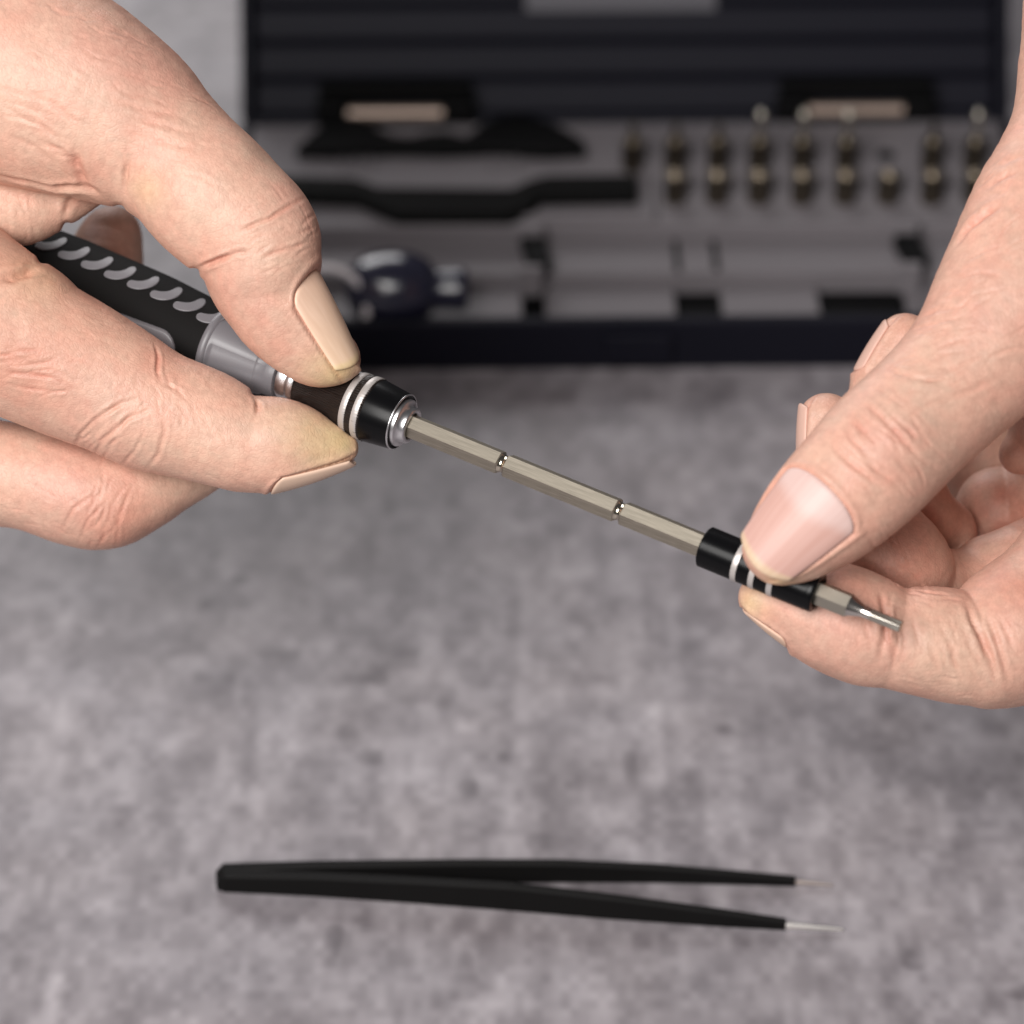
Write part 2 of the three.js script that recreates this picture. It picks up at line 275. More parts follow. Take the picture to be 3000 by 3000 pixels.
function surfaceNet(chains, h) {
  const lo = [1e9, 1e9, 1e9], hi = [-1e9, -1e9, -1e9];
  for (const c of chains) for (const s of c.segs) for (const e of [0, 1]) { const r = s[3] + s[7] * e + 3; [s[0] + s[4] * e, s[1] + s[5] * e, s[2] + s[6] * e / c.zs].forEach((v, q) => { lo[q] = Math.min(lo[q], v - r); hi[q] = Math.max(hi[q], v + r); }); }
  const B = 8, n = [0, 1, 2].map((q) => Math.ceil((hi[q] - lo[q]) / h / B) * B + 1), sx = n[1] * n[2], sy = n[2];
  const val = new Float32Array(n[0] * sx).fill(1e3), all = field(chains), band = [];
  const R = B * h * 0.87, LIM = R * 1.6 + 1.5;
  for (let bx = 0; bx < n[0] - 1; bx += B) for (let by = 0; by < n[1] - 1; by += B) for (let bz = 0; bz < n[2] - 1; bz += B) {
    const cx = lo[0] + (bx + B / 2) * h, cy = lo[1] + (by + B / 2) * h, cz = lo[2] + (bz + B / 2) * h, d = all(cx, cy, cz);
    const ex = bx + B + (bx + B === n[0] - 1 ? 1 : 0), ey = by + B + (by + B === n[1] - 1 ? 1 : 0), ez = bz + B + (bz + B === n[2] - 1 ? 1 : 0);
    if (Math.abs(d) > LIM) { if (d < 0) for (let i = bx; i < ex; i++) for (let j = by; j < ey; j++) for (let k = bz; k < ez; k++) val[i * sx + j * sy + k] = d; continue; }
    const lists = chains.map((c) => { const D = c.segs.map((s) => segD(s, cx, cy, cz, c.zs)), m = Math.min(...D); return m > 25 ? [c.segs[D.indexOf(m)]] : c.segs.filter((s, i) => D[i] < m + 2.7 * R); });
    const f = field(chains, lists);
    for (let i = bx; i < ex; i++) for (let j = by; j < ey; j++) for (let k = bz; k < ez; k++) val[i * sx + j * sy + k] = f(lo[0] + i * h, lo[1] + j * h, lo[2] + k * h);
    band.push([bx, by, bz]);
  }
  const id = new Int32Array(n[0] * sx).fill(-1), pos = [], idx = [];
  const E = [[0, 1], [0, 2], [0, 4], [1, 3], [1, 5], [2, 3], [2, 6], [3, 7], [4, 5], [4, 6], [5, 7], [6, 7]];
  const v = new Float64Array(8);
  for (const [bx, by, bz] of band) for (let i = bx; i < bx + B && i < n[0] - 1; i++) for (let j = by; j < by + B && j < n[1] - 1; j++) for (let k = bz; k < bz + B && k < n[2] - 1; k++) {
    const o = i * sx + j * sy + k; let m = 0;
    for (let c = 0; c < 8; c++) { v[c] = val[o + (c & 4 ? sx : 0) + (c & 2 ? sy : 0) + (c & 1)]; if (v[c] < 0) m |= 1 << c; }
    if (m === 0 || m === 255) continue;
    let x = 0, y = 0, z = 0, w = 0;
    for (const [a, b] of E) if ((v[a] < 0) !== (v[b] < 0)) { const t = v[a] / (v[a] - v[b]); x += (a & 4 ? 1 : 0) * (1 - t) + (b & 4 ? 1 : 0) * t; y += (a & 2 ? 1 : 0) * (1 - t) + (b & 2 ? 1 : 0) * t; z += (a & 1) * (1 - t) + (b & 1) * t; w++; }
    id[o] = pos.length / 3; pos.push(lo[0] + (i + x / w) * h, lo[1] + (j + y / w) * h, lo[2] + (k + z / w) * h);
  }
  const quad = (a, b, c, d, flip) => { if (a < 0 || b < 0 || c < 0 || d < 0) return; flip ? idx.push(a, c, b, a, d, c) : idx.push(a, b, c, a, c, d); };
  for (const [bx, by, bz] of band) for (let i = bx; i < bx + B && i < n[0] - 1; i++) for (let j = by; j < by + B && j < n[1] - 1; j++) for (let k = bz; k < bz + B && k < n[2] - 1; k++) {
    const o = i * sx + j * sy + k, s = val[o] < 0;
    if (i && j && k) {
      if (s !== (val[o + sx] < 0)) quad(id[o], id[o - sy], id[o - sy - 1], id[o - 1], !s);
      if (s !== (val[o + sy] < 0)) quad(id[o], id[o - 1], id[o - sx - 1], id[o - sx], !s);
      if (s !== (val[o + 1] < 0)) quad(id[o], id[o - sx], id[o - sx - sy], id[o - sy], !s);
    }
  }
  return { pos: new Float32Array(pos), idx: new Uint32Array(idx), sdf: all };
}
function vertexNormals(pos, idx) {
  const n = new Float32Array(pos.length);
  for (let i = 0; i < idx.length; i += 3) {
    const a = idx[i] * 3, b = idx[i + 1] * 3, c = idx[i + 2] * 3;
    const ux = pos[b] - pos[a], uy = pos[b + 1] - pos[a + 1], uz = pos[b + 2] - pos[a + 2], vx = pos[c] - pos[a], vy = pos[c + 1] - pos[a + 1], vz = pos[c + 2] - pos[a + 2];
    const nx = uy * vz - uz * vy, ny = uz * vx - ux * vz, nz = ux * vy - uy * vx;
    for (const q of [a, b, c]) { n[q] += nx; n[q + 1] += ny; n[q + 2] += nz; }
  }
  for (let i = 0; i < n.length; i += 3) { const l = Math.hypot(n[i], n[i + 1], n[i + 2]) || 1; n[i] /= l; n[i + 1] /= l; n[i + 2] /= l; }
  return n;
}
// where the line of sight through a measured place meets a field: a point on the skin
function onSkin(sdf, px, py) {
  const d = V((px - 1500) / F, (1500 - py) / F, -1).normalize(), p = V(0, 0, D0);
  let t = D0 - 75;
  for (let k = 0; k < 400; k++) { const q = sdf(d.x * t, d.y * t, D0 + d.z * t); if (q < 0.02) return [d.x * t, d.y * t, D0 + d.z * t]; t += Math.max(0.05, q * 0.5); if (t > D0 + 90) break; }
  return null;
}
// fans of fine wrinkles: [px, py, spread along, spread across, direction deg, length px, count, depth, flush]
function fineLines(list, seed) {
  const R = rng(seed), out = [];
  for (const [px, py, sa, sc, deg, len, n, depth, flush] of list) for (let k = 0; k < n; k++) {
    const a0 = deg * Math.PI / 180, ca = Math.cos(a0), sn = Math.sin(a0), u = (R() - 0.5) * 2 * sa, v = (R() - 0.5) * 2 * sc, l = len * (0.5 + R()), bend = (R() - 0.5) * 0.7, a = a0 + (R() - 0.5) * 0.5;
    const cx = px + u * ca - v * sn, cy = py + u * sn + v * ca, pts = [];
    for (let i = -2; i <= 2; i++) { const q = a + bend * i / 2; pts.push([cx + Math.cos(q) * l * i / 4, cy + Math.sin(q) * l * i / 4]); }
    out.push([depth * (0.6 + 0.8 * R()), 0.24 + 0.12 * R(), flush, ...pts]);
  }
  return out;
}
// skin material: box-mapped fine relief and colour grain
const SKIN_TILE = 22; // mm
const skinMat = (() => {
  const N = 1024, R = rng(5), cells = 20, pts = [];
  for (let i = 0; i < cells * cells; i++) pts.push([R(), R(), R()]);
  const cellAt = (u, v, C, sx) => { // distance to the two nearest seeds on a periodic jittered grid
    const x = u * C, y = v * C, xi = Math.floor(x), yi = Math.floor(y); let a = 9, b = 9;
    for (let i = -1; i <= 1; i++) for (let j = -1; j <= 1; j++) { const gx = (xi + i + C) % C, gy = (yi + j + C) % C, dx = xi + i + hash(gx, gy, sx) - x, dy = yi + j + hash(gx, gy, sx + 1) - y, d = Math.sqrt(dx * dx + dy * dy); if (d < a) { b = a; a = d; } else if (d < b) b = d; }
    return b - a;
  };
  const H = new Float32Array(N * N);
  for (let y = 0; y < N; y++) for (let x = 0; x < N; x++) {
    const u = x / N, v = y / N, w = 0.012 * pnoise(u * 9, v * 9, 9, 9, 31), w2 = 0.012 * pnoise(u * 9, v * 9, 9, 9, 32);
    const c1 = cellAt((u + w + 1) % 1, (v + w2 + 1) % 1, 26, 40), c2 = cellAt((u + w2 + 1) % 1, (v + w + 1) % 1, 52, 50);
    const lines = Math.abs(pnoise((u + v * 0) * 30 + 3 * w * 26, v * 9, 30, 9, 33));
    H[y * N + x] = 0.42 * Math.min(1, c1 * 3) + 0.26 * Math.min(1, c2 * 3) + 0.22 * Math.min(1, lines * 3.2) + 0.1 * pnoise(u * 190, v * 190, 190, 190, 34);
  }
  const m = phy({
    vertexColors: true, roughness: 0.48, sheen: 0.3, sheenRoughness: 0.5, sheenColor: lin(1, 0.5, 0.36), specularIntensity: 0.75,
    map: texture(N, N, (x, y) => {
      const u = x / N, v = y / N, h = H[y * N + x];
      const fleck = smooth(0.78, 0.96, pnoise(u * 120, v * 120, 120, 120, 35)) * smooth(0.1, 0.6, pnoise(u * 14, v * 14, 14, 14, 36));
      const g = 0.93 + 0.035 * (h - 0.6) + 0.03 * pnoise(u * 24, v * 24, 24, 24, 37) + 0.02 * pnoise(u * 70, v * 70, 70, 70, 38) + 0.07 * fleck;
      const red = 0.012 * pnoise(u * 18, v * 18, 18, 18, 39) + 0.012 * (0.7 - h);
      return [g + red * 0.3, g - red, g - red + fleck * 0.02];
    }, true),
    bumpMap: texture(N, N, (x, y) => { const h = H[y * N + x]; return [h, h, h]; }), bumpScale: 0.00005,
  });
  return m;
})();
const nailMat = phy({ vertexColors: true, roughness: 0.42, specularIntensity: 0.6 });

// a nail: frame at its base on the bone, T towards the tip, N out of the nail
function nailFrame(sdf, { base, tip, up, L, phi, tipCurve = 1.2, baseDepth = 3, hold = 0.75, taper = 0.12, bulge = 0.25, off = 0.12 }) {
  const O = V(...at(...base)), T = V(...at(...tip)).sub(O).normalize(), N = V(...up).normalize(); N.addScaledVector(T, -N.dot(T)).normalize();
  const B = V().crossVectors(T, N), M = 28, r0 = [], r1 = [];
  const hit = (s, f) => { const d = N.clone().multiplyScalar(Math.cos(f)).addScaledVector(B, Math.sin(f)), o = O.clone().addScaledVector(T, s); let r = 22; for (let k = 0; k < 300; k++) { const q = sdf(o.x + d.x * r, o.y + d.y * r, o.z + d.z * r); if (q < 0.01) break; r -= Math.max(0.02, q * 0.5); if (r < 1) break; } return r; };
  for (let j = 0; j <= M; j++) { const u = j / M * 2 - 1, f = u * phi; r0.push(hit(L * 0.12, f)); r1.push(hit(L * hold, f)); }
  const sm = (a) => a.map((_, i) => { let s = 0, w = 0; for (let k = -3; k <= 3; k++) { const q = a[clamp(i + k, 0, M)]; s += q; w++; } return s / w; });
  const R0 = sm(r0), R1 = sm(r1);
  const rad = (u, s) => { const x = clamp((u + 1) / 2 * M, 0, M - 1e-6), i = Math.floor(x), t = x - i, a = R0[i] + (R0[i + 1] - R0[i]) * t, b = R1[i] + (R1[i + 1] - R1[i]) * t, v = s / L; return a + (b - a) * (v - 0.12) / (hold - 0.12) + bulge * Math.sin(Math.PI * clamp(v, 0, 1)) + off; };
  const s0 = (u) => baseDepth * (1 - Math.sqrt(Math.max(0, 1 - 0.96 * u * u))), s1 = (u) => L - tipCurve * u * u;
  return { O, T, N, B, L, phi, taper, rad, s0, s1 };
}
function nailMesh(fr, colour, parent, label) {
  const NU = 40, NV = 40, pos = [], col = [], idx = [];
  const put = (u, v, inn) => { const s = fr.s0(u) + v * (fr.s1(u) - fr.s0(u)), f = u * fr.phi * (1 - fr.taper * (1 - v)), r = fr.rad(u, s) - inn; const d = fr.N.clone().multiplyScalar(Math.cos(f) * r).addScaledVector(fr.B, Math.sin(f) * r).add(fr.O).addScaledVector(fr.T, s); pos.push(d.x, d.y, d.z); const c = colour(u, v, d); col.push(...c); };
  for (const inn of [0, 0.45]) for (let i = 0; i <= NV; i++) for (let j = 0; j <= NU; j++) { const u = j / NU * 2 - 1, v = i / NV, edge = Math.min(1, Math.min(i, NV - i, j, NU - j) / 2); put(u, v, inn || (1 - edge) ** 2 * 0.18); }
  const W = NU + 1, S = W * (NV + 1);
  for (let i = 0; i < NV; i++) for (let j = 0; j < NU; j++) { const a = i * W + j; idx.push(a, a + 1, a + W, a + 1, a + W + 1, a + W, S + a, S + a + W, S + a + 1, S + a + 1, S + a + W, S + a + W + 1); }
  const rim = []; for (let j = 0; j < NU; j++) rim.push(j); for (let i = 0; i < NV; i++) rim.push(i * W + NU); for (let j = NU; j > 0; j--) rim.push(NV * W + j); for (let i = NV; i > 0; i--) rim.push(i * W);
  rim.forEach((a, q) => { const b = rim[(q + 1) % rim.length]; idx.push(a, S + a, b, b, S + a, S + b); });
  const g = new THREE.BufferGeometry(); g.setAttribute('position', new THREE.Float32BufferAttribute(pos, 3)); g.setAttribute('color', new THREE.Float32BufferAttribute(col, 3)); g.setIndex(idx); g.computeVertexNormals();
  const o = mesh('nail', mm(g), nailMat, parent); if (label) o.userData.label = label; return o;
}
function buildHand(name, label, { chains, creases, blobs, nails, base, res, bumps = [], cuts = [], gain = 0.95 }) {
  chains.cuts = cuts.map(([px, py, z0, z1, r]) => { const a = at(px, py, z0), b = at(px, py, z1); return [...a, r / 16, b[0] - a[0], b[1] - a[1], b[2] - a[2], 0, 1 / ((b[0] - a[0]) ** 2 + (b[1] - a[1]) ** 2 + (b[2] - a[2]) ** 2)]; });
  const net = surfaceNet(chains, res), { pos, idx, sdf } = net, nv = pos.length / 3;
  const frames = nails.map((q) => nailFrame(sdf, q));
  const nrm = vertexNormals(pos, idx), col = new Float32Array(pos.length);
  // creases: 3-D polylines on the skin
  const lines = [];
  for (const [depth, width, red, ...pts] of creases) {
    const P = []; // dense path; points with three entries are given in depth too
    if (pts[0].length === 3) { for (const p of pts) P.push(at(...p)); } else
    for (let i = 0; i + 1 < pts.length; i++) for (let s = 0; s < 8; s++) { const t = s / 8; const q = onSkin(sdf, pts[i][0] + (pts[i + 1][0] - pts[i][0]) * t, pts[i][1] + (pts[i + 1][1] - pts[i][1]) * t); if (q) P.push(q); }
    if (pts[0].length === 2) { const e = onSkin(sdf, ...pts[pts.length - 1]); if (e) P.push(e); }
    if (P.length > 1) lines.push({ P, depth, width, red, solid: pts[0].length === 3, n: P.length, bb: [0, 1, 2].flatMap((q) => [Math.min(...P.map((p) => p[q])) - 3 * width - 1, Math.max(...P.map((p) => p[q])) + 3 * width + 1]) });
  }
  const spots = blobs.map(([px, py, r, c, a]) => { const q = onSkin(sdf, px, py); return q && { q, r: r / 16, c, a }; }).filter(Boolean);
  const swell = bumps.map(([px, py, r, a]) => { const q = onSkin(sdf, px, py); return q && { q, r: r / 16, a }; }).filter(Boolean);
  for (let i = 0; i < nv; i++) {
    const o = i * 3, x = pos[o], y = pos[o + 1], z = pos[o + 2];
    let disp = 0.16 * vnoise(x / 5, y / 5, z / 5) + 0.03 * vnoise(x / 1.7 + 9, y / 1.7, z / 1.7), red = 0, pale = 0;
    for (const l of lines) {
      const b = l.bb; if (x < b[0] || x > b[1] || y < b[2] || y > b[3] || z < b[4] || z > b[5]) continue;
      let m = 1e9, mi = 0;
      for (let k = 0; k + 1 < l.n; k++) {
        const A = l.P[k], C = l.P[k + 1], dx = C[0] - A[0], dy = C[1] - A[1], dz = C[2] - A[2], px = x - A[0], py = y - A[1], pz = z - A[2];
        const h = clamp((px * dx + py * dy + pz * dz) / (dx * dx + dy * dy + dz * dz + 1e-9), 0, 1), d = (px - dx * h) ** 2 + (py - dy * h) ** 2 + (pz - dz * h) ** 2;
        if (d < m) { m = d; mi = k + h; }
      }
      const e = mi / (l.n - 1), fadeEnd = l.solid ? 1 : Math.min(1, 3 * Math.min(e + 0.02, 1 - e + 0.02)) * (0.75 + 0.25 * vnoise(x * 0.8, y * 0.8, z * 0.8)), q = Math.sqrt(m) / l.width;
      disp -= gain * l.depth * fadeEnd * (Math.exp(-q * q) - 0.35 * Math.exp(-((q - 2) ** 2)));
      red += 0.62 * l.red * fadeEnd * Math.exp(-q * q * 0.7);
    }
    for (const w of swell) { const d2 = ((x - w.q[0]) ** 2 + (y - w.q[1]) ** 2 + (z - w.q[2]) ** 2) / (w.r * w.r); if (d2 < 4) disp += w.a * Math.exp(-d2 * 1.5); }
    let nx = x + nrm[o] * disp, ny = y + nrm[o + 1] * disp, nz = z + nrm[o + 2] * disp;
    for (const f of frames) {
      const rx = nx - f.O.x, ry = ny - f.O.y, rz = nz - f.O.z, s = rx * f.T.x + ry * f.T.y + rz * f.T.z;
      if (s < -4 || s > f.L + 6) continue;
      const cn = rx * f.N.x + ry * f.N.y + rz * f.N.z, cb = rx * f.B.x + ry * f.B.y + rz * f.B.z, r = Math.hypot(cn, cb), phi = Math.atan2(cb, cn), v = s / f.L, u = phi / (f.phi * (1 - f.taper * (1 - clamp(v, 0, 1))));
      if (Math.abs(u) > 1.6 || cn < 0) continue;
      const uc = clamp(u, -1, 1), inside = Math.min((1 - Math.abs(u)) * f.phi * r, s - f.s0(uc));
      if (inside < -3) continue;
      const nr = f.rad(uc, clamp(s, 0, f.L));
      let nr2 = r;
      if (s > f.s1(uc) - 0.3 && Math.abs(u) < 1.05) { nr2 = Math.min(r, nr - 0.5 - 0.35 * Math.max(0, s - f.s1(uc))); }
      else if (inside > 0) { nr2 = Math.min(r, nr - 0.3 - 0.25 * smooth(0, 0.8, inside)); }
      else nr2 = r + 0.3 * Math.exp(-(((inside + 0.9) / 0.7) ** 2)) - 0.3 * Math.exp(-((inside / 0.35) ** 2));
      const m = nr2 / r, ex = rx - f.T.x * s, ey = ry - f.T.y * s, ez = rz - f.T.z * s;
      nx += ex * (m - 1); ny += ey * (m - 1); nz += ez * (m - 1);
      red += 0.25 * Math.exp(-(((inside + 0.15) / 0.4) ** 2));
    }
    pos[o] = nx; pos[o + 1] = ny; pos[o + 2] = nz;
    // colour: blotchy base, then local flushes
    const b1 = vnoise(x / 9 + 40, y / 9, z / 9), b2 = vnoise(x / 3.2, y / 3.2 + 70, z / 3.2), b3 = vnoise(x / 1.1, y / 1.1, z / 1.1 + 30);
    let c = [base[0] * (1 + 0.02 * b1 + 0.015 * b2 + 0.015 * b3), base[1] * (1 - 0.05 * b1 - 0.035 * b2 + 0.02 * b3), base[2] * (1 - 0.05 * b1 - 0.04 * b2 + 0.02 * b3)];
    for (const w of spots) { const d2 = ((x - w.q[0]) ** 2 + (y - w.q[1]) ** 2 + (z - w.q[2]) ** 2) / (w.r * w.r); if (d2 < 5) { const a = w.a * Math.exp(-d2 * 1.2) * (1 + 0.35 * b2); for (let q = 0; q < 3; q++) c[q] += (w.c[q] - c[q]) * clamp(a, 0, 1); } }
    red = clamp(red, 0, 0.8);
    col[o] = c[0] * (1 - 0.06 * red); col[o + 1] = c[1] * (1 - 0.42 * red); col[o + 2] = c[2] * (1 - 0.45 * red);
  }
  const n2 = vertexNormals(pos, idx);
  // box mapping in axes of the hand's own, so that grain keeps its size on every side
  const q = new THREE.Quaternion().setFromEuler(new THREE.Euler(0.5, 0.6, 0.35)), m3 = new THREE.Matrix4().makeRotationFromQuaternion(q).elements;
  const rot = (x, y, z) => [m3[0] * x + m3[4] * y + m3[8] * z, m3[1] * x + m3[5] * y + m3[9] * z, m3[2] * x + m3[6] * y + m3[10] * z];
  const map = new Int32Array(nv * 3).fill(-1), P = [], Nn = [], C = [], U = [], I = new Uint32Array(idx.length);
  for (let i = 0; i < idx.length; i += 3) {
    let sx = 0, sy = 0, sz = 0; for (let k = 0; k < 3; k++) { const o = idx[i + k] * 3; sx += n2[o]; sy += n2[o + 1]; sz += n2[o + 2]; }
    const r = rot(sx, sy, sz).map(Math.abs), ax = r[0] > r[1] && r[0] > r[2] ? 0 : r[1] > r[2] ? 1 : 2;
    for (let k = 0; k < 3; k++) {
      const v = idx[i + k], key = v * 3 + ax;
      if (map[key] < 0) { map[key] = P.length / 3; const o = v * 3; P.push(pos[o] * MM, pos[o + 1] * MM, pos[o + 2] * MM); Nn.push(n2[o], n2[o + 1], n2[o + 2]); C.push(col[o], col[o + 1], col[o + 2]); const w = rot(pos[o], pos[o + 1], pos[o + 2]); U.push(w[(ax + 1) % 3] / SKIN_TILE, w[(ax + 2) % 3] / SKIN_TILE); }
      I[i + k] = map[key];
    }
  }
  const g = new THREE.BufferGeometry();
  g.setAttribute('position', new THREE.Float32BufferAttribute(P, 3)); g.setAttribute('normal', new THREE.Float32BufferAttribute(Nn, 3)); g.setAttribute('color', new THREE.Float32BufferAttribute(C, 3)); g.setAttribute('uv', new THREE.Float32BufferAttribute(U, 2)); g.setIndex(new THREE.BufferAttribute(I, 1));
  const grp = new THREE.Group(); grp.name = name; grp.position.copy(FRAME_O); grp.quaternion.copy(FRAME_Q); grp.userData = { label, category: 'hand', group: 'hands of the person holding the screwdriver' }; scene.add(grp);
  mesh('skin', g, skinMat, grp);
  frames.forEach((f, i) => nailMesh(f, nails[i].colour, grp));
  return grp;
}

const RED = [0.55, 0.24, 0.17], PINK = [0.6, 0.32, 0.25], YEL = [0.67, 0.49, 0.265], PALE = [0.68, 0.47, 0.35];
{ // hand on the handle
  const creases = [ // depth mm, width mm, flush, points
    [0.45, 0.35, 0.5, [910, 575], [850, 602], [790, 640], [735, 662], [700, 680]],
    [0.3, 0.35, 0.4, [931, 700], [870, 720], [800, 742], [765, 752]],
    [0.2, 0.3, 0.3, [935, 660], [885, 680], [840, 690]],
    [1.1, 0.45, 0.6, [584, 787], [612, 774], [645, 760], [675, 750]], [0.35, 0.4, 0.3, [640, 764], [690, 742], [740, 738]],
    [0.6, 0.5, 0.3, [364, 574], [368, 512], [376, 455]],
    [0.9, 0.9, 0.7, [300, 585], [245, 538], [222, 478], [226, 425]],
    [0.35, 0.5, 0.4, [222, 478], [180, 440], [110, 415]],
    [1.1, 0.8, 0.6, [-30, 512], [85, 535], [154, 552], [228, 549], [285, 562]],
    [0.7, 0.6, 0.4, [190, 640], [199, 600], [215, 575]],
    [1.1, 0.9, 0.5, [112, 786], [80, 800], [34, 814], [-20, 820]],
    [0.45, 0.35, 0.9, [452, 1003], [464, 1044], [461, 1084], [471, 1125]],
    [0.4, 0.4, 0.3, [216, 1316], [236, 1273], [283, 1226], [350, 1185], [431, 1158]],
    [0.4, 0.4, 0.3, [276, 1340], [310, 1280], [377, 1226], [458, 1192]],
    [0.3, 0.4, 0.25, [425, 1380], [464, 1333], [484, 1259], [471, 1192]],
    [0.25, 0.35, 0.25, [352, 1368], [395, 1320], [425, 1262]],
    [0.25, 0.35, 0.2, [470, 1120], [520, 1140], [556, 1185]],
    [0.2, 0.35, 0.2, [471, 1192], [520, 1210], [545, 1262]],
    [0.6, 0.5, 0.4, [750, 1165], [757, 1190], [755, 1222]],
    [0.25, 0.35, 0.3, [180, 1560], [215, 1490], [290, 1440]], [0.25, 0.3, 0.3, [230, 1590], [260, 1520], [310, 1470]], [0.2, 0.3, 0.3, [340, 1600], [345, 1530], [365, 1480]],
    [0.22, 0.5, 0.2, [300, 280], [420, 320], [560, 345]], [0.22, 0.5, 0.2, [350, 330], [470, 370], [600, 395]], [0.2, 0.5, 0.2, [330, 370], [450, 415], [590, 440]],
    [0.2, 0.5, 0.15, [30, 330], [120, 370], [210, 440]], [0.2, 0.5, 0.15, [10, 390], [100, 430], [170, 490]], [0.18, 0.5, 0.15, [60, 260], [170, 310], [250, 390]],
    [0.2, 0.35, 0.5, [0, 1085], [80, 1100], [190, 1105]], [0.2, 0.35, 0.5, [0, 1120], [90, 1140], [200, 1150]], [0.16, 0.35, 0.4, [0, 1050], [100, 1065], [180, 1062]],
  ];
  creases.push(...fineLines([
    [120, 330, 160, 140, 25, 120, 26, 0.13, 0.1], [250, 140, 170, 90, 20, 100, 18, 0.1, 0.1], [480, 330, 130, 90, 15, 120, 16, 0.13, 0.12], [540, 470, 110, 80, 20, 90, 10, 0.09, 0.08],
    [820, 640, 90, 90, 150, 90, 16, 0.14, 0.2], [840, 730, 70, 60, 155, 70, 10, 0.12, 0.15], [820, 640, 90, 90, 60, 60, 10, 0.08, 0.1], [720, 860, 80, 60, 70, 50, 8, 0.06, 0.1],
    [120, 1090, 130, 60, 5, 140, 12, 0.12, 0.3], [330, 1250, 110, 60, 130, 100, 16, 0.13, 0.12], [470, 1180, 60, 90, 75, 80, 12, 0.12, 0.15], [560, 1230, 80, 90, 70, 70, 8, 0.08, 0.1], [640, 1350, 90, 60, 30, 70, 8, 0.07, 0.08],
    [300, 1520, 110, 60, 110, 80, 18, 0.14, 0.25], [120, 1480, 130, 60, 20, 90, 12, 0.09, 0.15], [100, 650, 90, 40, 70, 60, 8, 0.08, 0.1], [200, 940, 150, 60, 30, 80, 8, 0.07, 0.1]], 11));
  buildHand('hand', 'hand at the left pinching the black screwdriver collar between index finger and thumb', {
    res: 0.38, base: [0.665, 0.4, 0.3], creases, cuts: [[571, 797, -20, 18, 12], [350, 613, -15, 14, 12], [748, 1148, -20, 9, 10], [196, 662, -20, 4, 11], [124, 760, -20, 12, 11]],
    chains: [
      chain([[-1500, -150, -14, 420], [-900, -60, -12, 420], [-450, 60, -6, 390], [-200, 120, -3, 375], [0, 195, 0, 338], [190, 270, 2, 300], [340, 345, 3, 258], [430, 400, 4, 222], [534, 488, 5, 201], [605, 560, 6, 204], [664, 617, 6, 200], [721, 670, 6, 195], [752, 706, 6, 187], [762, 752, 6, 178], [772, 803, 5, 168], [784, 852, 5, 150], [842, 945, 4, 132], [916, 1018, 2.6, 112], [965, 1040, 2, 92], [998, 1042, 1.6, 74]], { k: 1, zs: 1.12 }),
      chain([[-200, 640, -6, 150], [-80, 610, -8, 125], [60, 612, -9, 106], [170, 592, -9, 74], [270, 555, -6, 50]], { k: 3, zs: 1 }),
      chain([[-900, 560, -8, 400], [-450, 770, -4, 330], [-200, 880, -2, 285], [-60, 945, -1, 255], [40, 985, -1, 232], [95, 1020, -1, 222], [187, 1066, -1.5, 213], [313, 1128, -2, 197], [446, 1200, -2, 182], [582, 1243, -2, 167], [680, 1284, -2, 152], [730, 1300, -2, 143], [799, 1301, -2, 140], [870, 1302, -2, 116], [950, 1309, -2.2, 78], [1003, 1312, -2.4, 46]], { k: 1.4, zs: 1.08 }),
      chain([[-700, 1100, -34, 200], [-300, 1310, -22, 185], [-100, 1375, -18, 165], [60, 1395, -16, 153], [200, 1432, -15, 160], [300, 1452, -15, 157], [390, 1432, -15, 138], [480, 1410, -16, 106], [560, 1395, -17, 76], [640, 1370, -18, 50]], { k: 0.8 }),
      chain([[250, 1000, -44, 150], [300, 800, -46, 118], [318, 720, -48, 100], [328, 688, -48, 86]], { k: 0.8 }),
    ],
    bumps: [[880, 640, 120, 0.6], [300, 130, 170, 0.8], [345, 1560, 110, 0.7], [330, 1290, 90, 0.5]],
    blobs: [[300, 120, 200, PINK, 0.5], [470, 180, 160, PINK, 0.45], [880, 620, 150, PINK, 0.5], [800, 760, 120, PALE, 0.35], [640, 900, 130, RED, 0.45], [760, 990, 110, RED, 0.4], [720, 870, 120, PINK, 0.4], [1000, 1090, 70, YEL, 0.85], [940, 1090, 70, YEL, 0.45], [930, 1270, 100, YEL, 0.85], [1010, 1290, 70, YEL, 0.85], [850, 1220, 90, PALE, 0.5],
      [100, 1110, 150, RED, 0.35], [30, 1090, 120, RED, 0.35], [270, 1170, 130, PINK, 0.4], [460, 1060, 80, RED, 0.3], [620, 1300, 120, PALE, 0.4], [350, 1520, 150, RED, 0.6], [180, 1450, 150, PINK, 0.7], [520, 1440, 90, PALE, 0.5], [330, 680, 130, RED, 0.7], [230, 500, 70, RED, 0.45], [430, 680, 110, PALE, 0.4], [430, 560, 60, YEL, 0.3], [100, 800, 100, YEL, 0.25]],
    nails: [
      { base: [806, 874, 5], tip: [968, 1075, 2.4], up: [0.76, 0.5, 0.5], L: 18.2, phi: 0.98, baseDepth: 4, tipCurve: 1.6, hold: 0.66, taper: 0.2, colour: (u, v, d) => { const e = smooth(0.9, 0.97, v), n = 0.03 * vnoise(d.x * 0.7 + u * 9, u * 14, 3); return [0.72 + n, 0.52 + n - 0.03 * (1 - v) + 0.02 * e, 0.37 + n - 0.05 * e]; } },
      { base: [800, 1302, -2], tip: [1010, 1312, -2.4], up: [0.12, -1, -0.12], L: 15.4, phi: 0.95, baseDepth: 3, tipCurve: 1.2, hold: 0.6, bulge: 0.5, colour: () => [0.66, 0.47, 0.36] },
    ],
  });
}
